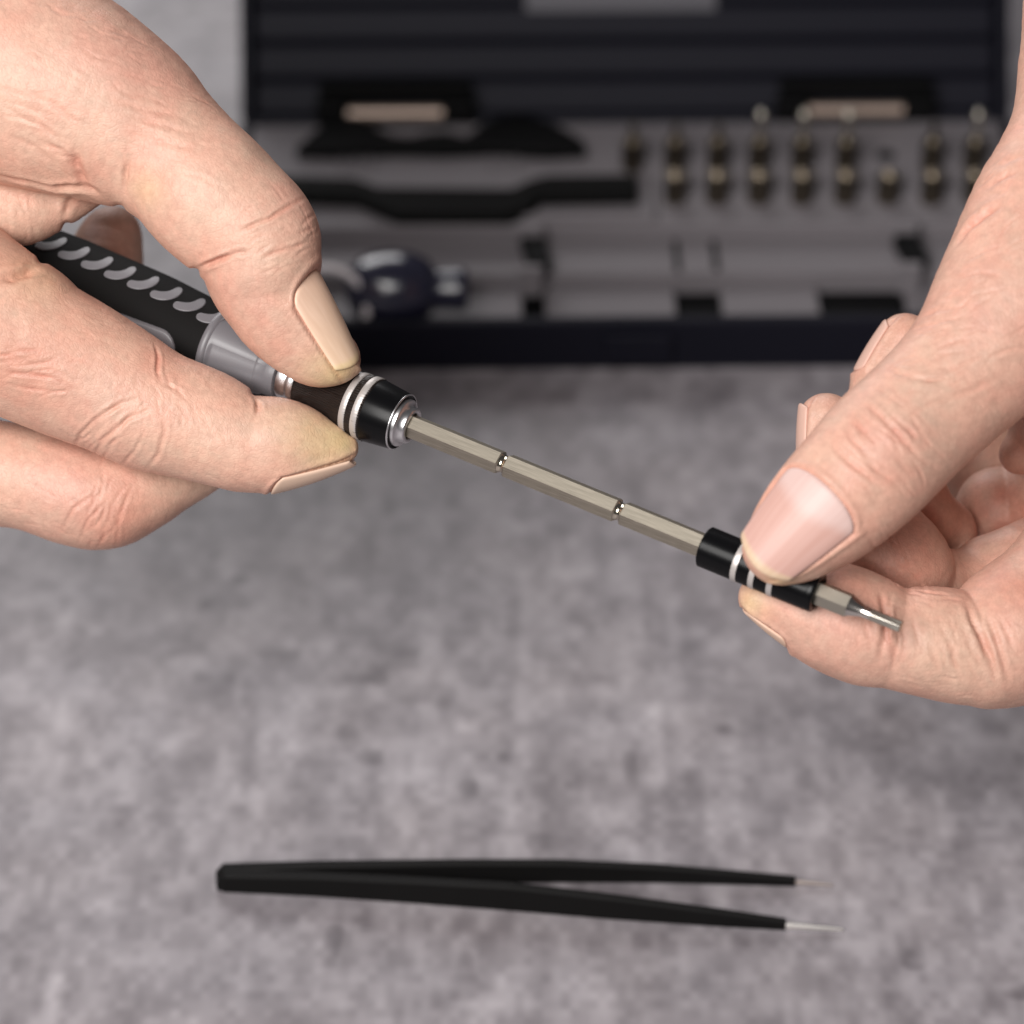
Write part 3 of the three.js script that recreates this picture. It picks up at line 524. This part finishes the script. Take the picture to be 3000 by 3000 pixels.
{ // hand at the bit end
  const z4 = (...p) => p.map(([x, y]) => [2000 + x * 0.5176, 1200 + y * 0.5176]), z3 = (...p) => p.map(([x, y]) => [2000 + x * 0.5176, 300 + y * 0.5176]);
  const creases = [
    [0.45, 0.4, 0.5, ...z4([950, 20], [1010, 110], [1110, 210])], [0.6, 0.45, 0.7, ...z4([1040, -30], [1130, 50], [1220, 150], [1330, 270])],
    [0.4, 0.4, 0.4, ...z4([830, 140], [870, 230], [960, 310], [1080, 400], [1210, 445])], [0.35, 0.4, 0.3, ...z4([1030, 280], [1090, 340], [1180, 400], [1270, 480])],
    [0.3, 0.4, 0.3, ...z4([900, 60], [960, 170], [1050, 260], [1150, 330])], [0.25, 0.4, 0.3, ...z4([1130, 0], [1230, 90], [1380, 200])],
    [0.9, 0.8, 0.6, ...z3([1535, 830], [1620, 705], [1720, 625], [1810, 575])], [0.4, 0.6, 0.3, ...z3([1700, 500], [1800, 430], [1932, 380])], [0.3, 0.6, 0.3, ...z3([1760, 380], [1850, 330], [1932, 300])],
    [0.3, 0.5, 0.25, ...z3([1330, 1230], [1450, 1170], [1560, 1160])], [0.25, 0.5, 0.2, ...z3([1150, 1500], [1300, 1560], [1500, 1590])], [0.25, 0.5, 0.2, ...z3([1400, 1700], [1600, 1640], [1800, 1560])],
    [0.25, 0.4, 0.2, ...z3([1600, 900], [1700, 840], [1850, 800])], [0.22, 0.4, 0.2, ...z3([1550, 1000], [1680, 960], [1800, 980])],
    [0.8, 0.6, 0.6, ...z4([1118, 1030], [1140, 1120], [1150, 1200], [1140, 1290], [1120, 1420])], [0.4, 0.4, 0.4, ...z4([1175, 1050], [1165, 1160], [1160, 1300], [1180, 1400])],
    [0.8, 0.6, 0.6, ...z4([1605, 1080], [1640, 1190], [1690, 1290], [1740, 1400], [1780, 1540])], [0.5, 0.5, 0.5, ...z4([1720, 1150], [1770, 1280], [1810, 1420], [1850, 1560])],
    [0.25, 0.4, 0.3, ...z4([1500, 1250], [1520, 1380], [1560, 1500])], [0.25, 0.4, 0.3, ...z4([1420, 1080], [1520, 1070], [1590, 1090])], [0.25, 0.4, 0.3, ...z4([1300, 1020], [1420, 1040], [1560, 1060])],
  ];
  const nailPink = (u, v, d) => { const l = 1 - smooth(0.24, 0.42, v + 0.2 * u * u - 0.05 * u), e = smooth(0.9, 0.95, v), n = 0.02 * vnoise(u * 20, v * 2, 1); return [0.52 + 0.05 * l + n + 0.05 * e, 0.315 + 0.09 * l + n + 0.1 * e, 0.27 + 0.1 * l + n + 0.02 * e]; };
  creases.push(...fineLines([
    [2630, 1290, 110, 110, 45, 110, 22, 0.16, 0.2], [2560, 1420, 90, 70, 40, 80, 10, 0.12, 0.12], [2850, 950, 140, 120, -20, 130, 26, 0.12, 0.15], [2930, 620, 90, 130, -40, 110, 16, 0.13, 0.12], [2740, 1110, 100, 90, -15, 110, 18, 0.11, 0.12],
    [2620, 1640, 110, 50, 50, 110, 14, 0.1, 0.1], [2600, 1880, 30, 100, 85, 100, 12, 0.13, 0.2], [2720, 1890, 80, 100, 80, 90, 12, 0.1, 0.12], [2880, 1900, 50, 110, 70, 110, 14, 0.14, 0.2], [2700, 1760, 90, 30, 10, 80, 8, 0.1, 0.1], [2760, 2010, 120, 30, 10, 70, 8, 0.09, 0.1]], 23));
  buildHand('hand_001', 'hand at the right holding the black sleeve at the bit end under its thumb', {
    res: 0.38, base: [0.655, 0.385, 0.29], creases, gain: 1.1,
    chains: [
      chain([[3700, -900, -20, 380], [3420, -400, -10, 330], [3260, -60, 0, 250], [3205, 150, 6, 215], [3160, 400, 12, 205], [3070, 640, 18, 236], [3000, 860, 22, 258], [2900, 1010, 25, 226], [2795, 1125, 27, 202], [2683, 1230, 29, 196], [2572, 1340, 31, 197], [2484, 1430, 32, 188], [2405, 1502, 32, 171], [2338, 1562, 32, 144], [2288, 1603, 32, 113]], { k: 1, zs: 1.2 }),
      chain([[3500, 1500, -10, 330], [3300, 1640, 0, 290], [3120, 1770, 8, 232], [2985, 1850, 12, 212], [2905, 1893, 14, 182], [2862, 1912, 15, 158], [2800, 1895, 15, 168], [2720, 1880, 15.5, 164], [2650, 1876, 16, 152], [2605, 1872, 16, 146], [2545, 1848, 16, 163], [2455, 1812, 16, 164], [2385, 1785, 16.5, 138], [2318, 1766, 17, 106], [2240, 1752, 17, 76]], { k: 0.8, zs: 1 }),
      chain([[2423, 1236, -2, 84], [2440, 1340, -2, 108], [2515, 1510, -3, 132], [2612, 1642, -1, 164], [2700, 1710, -5, 130], [2850, 1730, -10, 130], [3150, 1650, -14, 190]], { k: 0.6 }),
      chain([[2650, 1002, -12, 84], [2588, 1135, -13, 100], [2612, 1300, -14, 114], [2690, 1490, -14, 104], [2760, 1560, -18, 100]], { k: 0.6 }),
      chain([[2925, 1495, -27, 128], [3010, 1495, -27, 150], [3250, 1450, -22, 240]], { k: 0.6 }),
      chain([[2860, 1300, -44, 150], [2950, 1500, -44, 220], [2900, 1700, -40, 200], [3200, 1700, -40, 260]], { k: 0.6 }),
      chain([[2908, 1680, -11, 118], [2990, 1665, -10, 132], [3150, 1620, -14, 160], [3350, 1500, -14, 300]], { k: 0.6 }),
      chain([[2985, 1330, -14, 60], [3060, 1280, -14, 110], [3250, 1150, -14, 300], [3250, 700, -6, 330], [3300, 200, -6, 260]], { k: 2 }),
    ],
    bumps: [[2640, 1260, 120, 0.6], [2720, 1880, 110, 0.4]],
    blobs: [[2600, 1290, 160, PINK, 0.45], [2900, 900, 200, PINK, 0.4], [2650, 1640, 150, RED, 0.55], [2950, 1500, 180, RED, 0.8], [2950, 1680, 170, RED, 0.7], [2740, 1520, 120, RED, 0.8], [2520, 1720, 100, RED, 0.5], [2420, 1850, 120, PINK, 0.6], [2600, 1900, 100, PINK, 0.5], [2780, 1900, 140, PALE, 0.5], [2200, 1760, 60, YEL, 0.5], [2290, 1712, 60, YEL, 0.6], [2960, 1850, 120, PINK, 0.4], [2420, 1190, 80, PINK, 0.4], [2640, 960, 80, RED, 0.3], [3000, 1320, 90, RED, 0.6]],
    nails: [
      { base: [2445, 1462, 32], tip: [2262, 1648, 32], up: [-0.33, 0.1, 1], L: 18.2, phi: 0.98, baseDepth: 3.2, tipCurve: 2.4, hold: 0.45, taper: 0.02, bulge: 0.3, colour: nailPink },
      { base: [2440, 1345, -2], tip: [2420, 1200, -2], up: [-1, 0.15, 0.02], L: 11, phi: 0.7, off: -0.12, baseDepth: 2, tipCurve: 1, hold: 0.6, colour: () => [0.58, 0.37, 0.3] },
      { base: [2590, 1120, -13], tip: [2655, 960, -12], up: [-0.85, 0.4, 0.02], L: 11, phi: 0.7, off: -0.12, baseDepth: 2, tipCurve: 1, hold: 0.6, colour: () => [0.58, 0.37, 0.3] },
      { base: [2330, 1768, 17], tip: [2215, 1748, 17], up: [-0.35, -0.9, -0.25], L: 9, phi: 0.8, baseDepth: 2, tipCurve: 1, hold: 0.6, colour: () => [0.66, 0.45, 0.34] },
    ],
  });
}

// ---------------------------------------------------------------- the screwdriver
{
  const Zc = V(0, 0, 1).addScaledVector(AX, -AX.z).normalize(), Xc = V().crossVectors(AX, Zc);
  const t = thing('screwdriver', 'precision screwdriver with black and grey grip, hex shaft and small steel bit', 'screwdriver', 0, 0, 0);
  t.quaternion.setFromRotationMatrix(new THREE.Matrix4().makeBasis(Xc, AX, Zc)).premultiply(FRAME_Q);
  t.position.copy(A0).multiplyScalar(MM).applyQuaternion(FRAME_Q).add(FRAME_O);
  // own axes: y along the shaft to the bit; angle 0 faces +z, +90 deg faces -x
  const rubber = phy({ color: lin(0.006, 0.0055, 0.0055), roughness: 0.75, specularIntensity: 0.22 }), greyPl = phy({ color: lin(0.135, 0.128, 0.138), roughness: 0.42 }), gloss = phy({ color: lin(0.003, 0.003, 0.0035), roughness: 0.27, specularIntensity: 0.3 });
  const silver = std({ color: lin(0.72, 0.71, 0.72), roughness: 0.3, metalness: 1 }), whiteRing = std({ color: lin(0.52, 0.48, 0.46), roughness: 0.45, metalness: 0.5 }), nickel = std({ color: lin(0.5, 0.45, 0.37), roughness: 0.46, metalness: 1 });
  nickel.map = texture(256, 64, (x, y) => { const u = x / 256, v = y / 64, a = 0.9 + 0.06 * pnoise(u * 128, v * 3, 128, 3, 61) + 0.04 * pnoise(u * 40, v * 8, 40, 8, 62); return [a, a, a]; }, true); 
  const lathe = (pts, seg = 72, fn) => {
    const g = new THREE.LatheGeometry(pts.map(([r, y]) => new THREE.Vector2(r, y)), seg);
    if (fn) { const p = g.attributes.position; for (let i = 0; i < p.count; i++) { const x = p.getX(i), z = p.getZ(i), m = fn(Math.atan2(-x, z), p.getY(i)); p.setX(i, x * m); p.setZ(i, z * m); } g.computeVertexNormals(); }
    return mm(g);
  };
  const prof = (list) => { const out = []; for (let i = 0; i < list.length; i++) { out.push(list[i]); } return out; };
  const spl = (pts, n = 40) => new THREE.SplineCurve(pts.map(([a, b]) => new THREE.Vector2(a, b))).getPoints(n).map((v) => [v.x, v.y]);
  const handleR = (y) => { const k = [[-112, 7.6], [-104, 8.6], [-75, 9.35], [-55, 8.9], [-46, 8.2], [-40, 7.5]]; let i = 0; while (i < k.length - 2 && k[i + 1][0] < y) i++; return k[i][1] + (k[i + 1][1] - k[i][1]) * (y - k[i][0]) / (k[i + 1][0] - k[i][0]); };
  const hp = []; for (let y = -40.2; y >= -112; y -= 1.2) hp.push([handleR(y), y]);
  const handle = mesh('handle', lathe([[0.01, -114], [5, -114], [7, -113], ...hp.reverse(), [7.1, -39.6], [4, -39.4]]), rubber, t);
  // shapes laid on the grip: outline in (along, around) mm, bent on to the handle
  const bent = (shape, y0, ang, thick, sink, subdiv = 1) => {
    let g = new THREE.ExtrudeGeometry(shape, { depth: thick - 0.3, bevelThickness: 0.15, bevelSize: 0.15, bevelOffset: -0.15, bevelSegments: 2, curveSegments: 10 });
    g = new TessellateModifier(0.7, 5).modify(g);
    const p = g.attributes.position;
    for (let i = 0; i < p.count; i++) { const y = y0 + p.getX(i) * 0.9, R = handleR(y), a = ang + p.getY(i) * 0.88 / R, r = R - sink + p.getZ(i); p.setXYZ(i, -Math.sin(a) * r, y, Math.cos(a) * r); }
    g.computeVertexNormals(); return mm(g);
  };
  const comma = new THREE.Shape(); // crescent: fat head towards the bit, tail running back and down
  comma.moveTo(1.29, 3.15); comma.bezierCurveTo(2.58, 2.4, 2.8, 0.3, 1.9, -1.05); comma.bezierCurveTo(0.9, -2.55, -0.78, -3.15, -2.24, -3.0); comma.bezierCurveTo(-3.25, -2.85, -3.25, -1.5, -2.46, -1.12); comma.bezierCurveTo(-1.01, -0.75, -0.11, -0.15, 0.22, 1.05); comma.bezierCurveTo(0.39, 1.95, 0.34, 3.45, 1.29, 3.15);
  for (let k = 0; k < 10; k++) mesh('grip_crescent', bent(comma,  tOf(592 - 66.5 * k) + 3.2, 0.74, 0.9, 0.6), greyPl, t);
  const flat = (w, h, r) => { const s = new THREE.Shape(), N = 24; const pts = []; const add = (x, y) => pts.push([x, y]); for (const [cx, cy, a0] of [[w - r, h - r, 0], [r, h - r, 1], [r, r, 2], [w - r, r, 3]]) for (let q = 0; q <= 6; q++) { const a = (a0 + q / 6) * Math.PI / 2; add(cx + r * Math.cos(a), cy + r * Math.sin(a)); } void N; s.setFromPoints(pts.map(([x, y]) => new THREE.Vector2(x, y))); return s; };
  // panel below the crescents: a curved plate with rim and ribs
  const patch = (name, y0, y1, a0, a1, lift, depth, mat, parent = t) => { const pts = [], N = 60, M = 16, pos = [], idx = []; for (const inn of [0, depth]) for (let i = 0; i <= N; i++) for (let j = 0; j <= M; j++) { const y = y0 + (y1 - y0) * i / N, A0f = typeof a0 === 'function' ? a0(y) : a0, A1f = typeof a1 === 'function' ? a1(y) : a1, a = A0f + (A1f - A0f) * j / M, e = Math.min(i, N - i, j, M - j) === 0 ? 0.12 : 0, r = handleR(y) + lift - inn - (inn ? 0 : e); pos.push(-Math.sin(a) * r, y, Math.cos(a) * r); } const W = M + 1, S = W * (N + 1); for (let i = 0; i < N; i++) for (let j = 0; j < M; j++) { const a = i * W + j; idx.push(a, a + W, a + 1, a + 1, a + W, a + W + 1); } const rim = []; for (let j = 0; j < M; j++) rim.push(j); for (let i = 0; i < N; i++) rim.push(i * W + M); for (let j = M; j > 0; j--) rim.push(N * W + j); for (let i = N; i > 0; i--) rim.push(i * W); rim.forEach((a, q) => { const b = rim[(q + 1) % rim.length]; idx.push(a, b, S + a, b, S + b, S + a); }); void pts; const g = new THREE.BufferGeometry(); g.setAttribute('position', new THREE.Float32BufferAttribute(pos, 3)); g.setIndex(idx); g.computeVertexNormals(); return mesh(name, mm(g), mat, parent); };
  const panel = patch('grip_panel', tOf(589) - 48, tOf(589), (y) => -1.5, (y) => { const q = clamp((y - tOf(589) + 4) / 4, 0, 1), w = clamp((tOf(589) - y) / 30, 0, 1); return -0.1 - 0.1 * w - 0.62 * (1 - Math.sqrt(1 - q * q)); }, 0.35, 1, greyPl);
  for (let k = 0; k < 22; k++) patch('panel_rib', tOf(585) - 3.0 - k * 1.35, tOf(585) - 2.3 - k * 1.35, -1.2, -0.5, 0.65, 0.7, greyPl, panel);
  // nose of the grip
  mesh('nose', lathe([[6.9, -40.4], ...spl([[7.35, -40], [7.3, -39], [6.7, -36.5], [5.9, -32.5], [5.4, -29.4]], 24), [5.0, -29], [4.95, -27.4], ...spl([[4.95, -27.2], [4.9, -26.4], [4.7, -25.4]], 8), [3, -25.2]], 72, (a, y) => (y > -38.5 && y < -28.5 ? 1 - 0.05 * smooth(0.4, 0.9, Math.cos(3 * a + 0.9)) : 1)), greyPl, t);
  mesh('nose_rim', lathe([[7.2, -40.7], [7.75, -40.4], [7.8, -39.7], [7.55, -39.1], [7.0, -38.9]]), greyPl, t);
  mesh('metal_ring', lathe([[3, -25.3], [4.35, -25.2], [4.5, -24.9], [4.5, -23.6], [4.25, -23.3], [4.25, -22.9], [4.5, -22.6], [4.5, -21.2], [3.5, -21.1]]), silver, t);
  // knurled collar
  const NK = 76, collarR = (y) => { const k = [[-21.2, 4.7], [-17, 4.85], [-13, 5.3], [-10, 5.85], [-8, 6.0], [-6, 6.0], [0, 5.35]]; let i = 0; while (i < k.length - 2 && k[i + 1][0] < y) i++; return k[i][1] + (k[i + 1][1] - k[i][1]) * (y - k[i][0]) / (k[i + 1][0] - k[i][0]); };
  const kp = []; for (let y = -21.2; y <= -5.9; y += 0.35) kp.push([collarR(y) - 0.02, y]);
  const collar = mesh('collar', lathe([[3, -21.3], [4.5, -21.3], ...kp, [5.6, -5.8]], NK * 4, (a, y) => 1 + 0.024 * Math.max(-0.4, Math.cos(a * NK)) * (0.75 + 0.7 * vnoise(a * 14, y * 1.8, 4))), std({ color: lin(0.02, 0.014, 0.012), roughness: 0.26, metalness: 0.4 }), t);
  for (const y of [-9.6, -7.0]) mesh('collar_band', lathe([[collarR(y - 0.62) - 0.1, y - 0.66], [collarR(y - 0.6) + 0.14, y - 0.6], [collarR(y) + 0.14, y], [collarR(y + 0.6) + 0.14, y + 0.6], [collarR(y + 0.62) - 0.1, y + 0.66]], 160, (a) => 1 + 0.004 * Math.cos(a * 60)), whiteRing, collar);
  mesh('collar_sleeve', lathe([[5.5, -5.95], [6.02, -5.9], [5.38, -0.25], [5.22, -0.02], [5.05, -0.02], [4.95, -0.4], [3, -0.5]]), gloss, t);
  mesh('collar_rim', lathe([[5.36, -0.32], [5.42, -0.16], [5.3, 0.02], [5.18, 0.0], [5.2, -0.2]], 96), silver, t);
  mesh('hub', lathe([[4.6, -0.6], [4.55, 0.5], [4.35, 0.75], [3.5, 0.8], [3.4, 1.9], [3.2, 2.2], [2.6, 2.25], [2.45, 1.6], [2.35, 0.4], [1.5, 0.3]], 72), silver, t);
  // hex shaft with two waists
  const hexA = 77 * Math.PI / 180, hexGeo = (y0, y1, r, bev = 0.25) => { // flats at angle hexA
    const rc = r / Math.cos(Math.PI / 6), pts = [[0.02, y0], [rc - bev, y0], [rc, y0 + bev], [rc, y1 - bev], [rc - bev, y1], [0.02, y1]];
    const pos = []; const P = (q, k) => { const a = hexA + (k + 0.5) * Math.PI / 3; return [-Math.sin(a) * q[0], q[1], Math.cos(a) * q[0]]; };
    const nrm = [], uv = [];
    for (let k = 0; k < 6; k++) for (let i = 0; i + 1 < pts.length; i++) { const a = P(pts[i], k), b = P(pts[i + 1], k), c = P(pts[i + 1], k + 1), d = P(pts[i], k + 1); pos.push(...a, ...b, ...c, ...a, ...c, ...d); for (const q of [a, b, c, a, c, d]) uv.push(k * 0.4 + (q === c || q === d ? 0.3 : 0), q[1] / 12); }
    const g = new THREE.BufferGeometry(); g.setAttribute('position', new THREE.Float32BufferAttribute(pos, 3)); g.setAttribute('uv', new THREE.Float32BufferAttribute(uv, 2)); void nrm; g.computeVertexNormals(); return mm(g);
  };
  const W = 0.55, HR = 1.98;
  const shaft = mesh('shaft', mergeGeometries([hexGeo(0.4, T_GR1 - W, HR), hexGeo(T_GR1 + W, T_GR2 - W, HR), hexGeo(T_GR2 + W, T_S0 + 1, HR)]), nickel, t);
  for (const y of [T_GR1, T_GR2]) mesh('groove', lathe([[1.9, y - W - 0.1], [1.7, y - 0.3], [1.62, y], [1.7, y + 0.3], [1.9, y + W + 0.1]], 40), std({ color: lin(0.62, 0.56, 0.46), roughness: 0.15, metalness: 1 }), shaft);
  // sliding sleeve and bit
  const L = T_S1 - T_S0, SR = 3.72;
  const sleeve = mesh('sleeve', lathe([[1.8, T_S0 + 0.3], [2.4, T_S0 + 0.02], [SR - 0.3, T_S0], [SR, T_S0 + 0.25], [SR, T_S1 - 1.5], [SR - 0.05, T_S1 - 1.35], [SR - 0.1, T_S1 - 1.2], [SR - 0.02, T_S1 - 1.05], [SR - 0.1, T_S1 - 0.2], [SR - 0.4, T_S1], [2.6, T_S1], [2.4, T_S1 - 0.6], [1.8, T_S1 - 0.7]], 96), gloss, t);
  for (const f of [0.33, 0.485, 0.645]) { const y = T_S0 + L * f; mesh('sleeve_band', lathe([[SR - 0.1, y - 0.56], [SR + 0.07, y - 0.5], [SR + 0.07, y + 0.5], [SR - 0.1, y + 0.56]], 96), whiteRing, sleeve); }
  const b0 = T_S1 - 0.6, b1 = tOf(2492), bm = tOf(2530), bitM = std({ color: lin(0.42, 0.39, 0.33), roughness: 0.36, metalness: 1 });
  const bit = mesh('bit', hexGeo(b0, b1, 1.9, 0.2), bitM, t);
  mesh('bit_neck', lathe([[2.02, b1 - 0.15], [1.75, b1 + 0.5], [1.15, bm - 0.3], [1.12, bm + 0.3], [1.08, bm + 1.4]], 40), std({ color: lin(0.62, 0.58, 0.54), roughness: 0.2, metalness: 1 }), bit);
  mesh('bit_tip', lathe([[1.06, bm + 1.2], [1.02, T_BIT - 0.15], [0.88, T_BIT], [0.01, T_BIT]], 72, (a, y) => (y > bm + 1.3 ? 1 + 0.13 * Math.cos(6 * a) : 1)), std({ color: lin(0.46, 0.43, 0.38), roughness: 0.36, metalness: 1 }), bit);
}
scene.traverse((o) => { if (o.isRectAreaLight) o.castShadow = false; });
renderer.render(scene, camera);
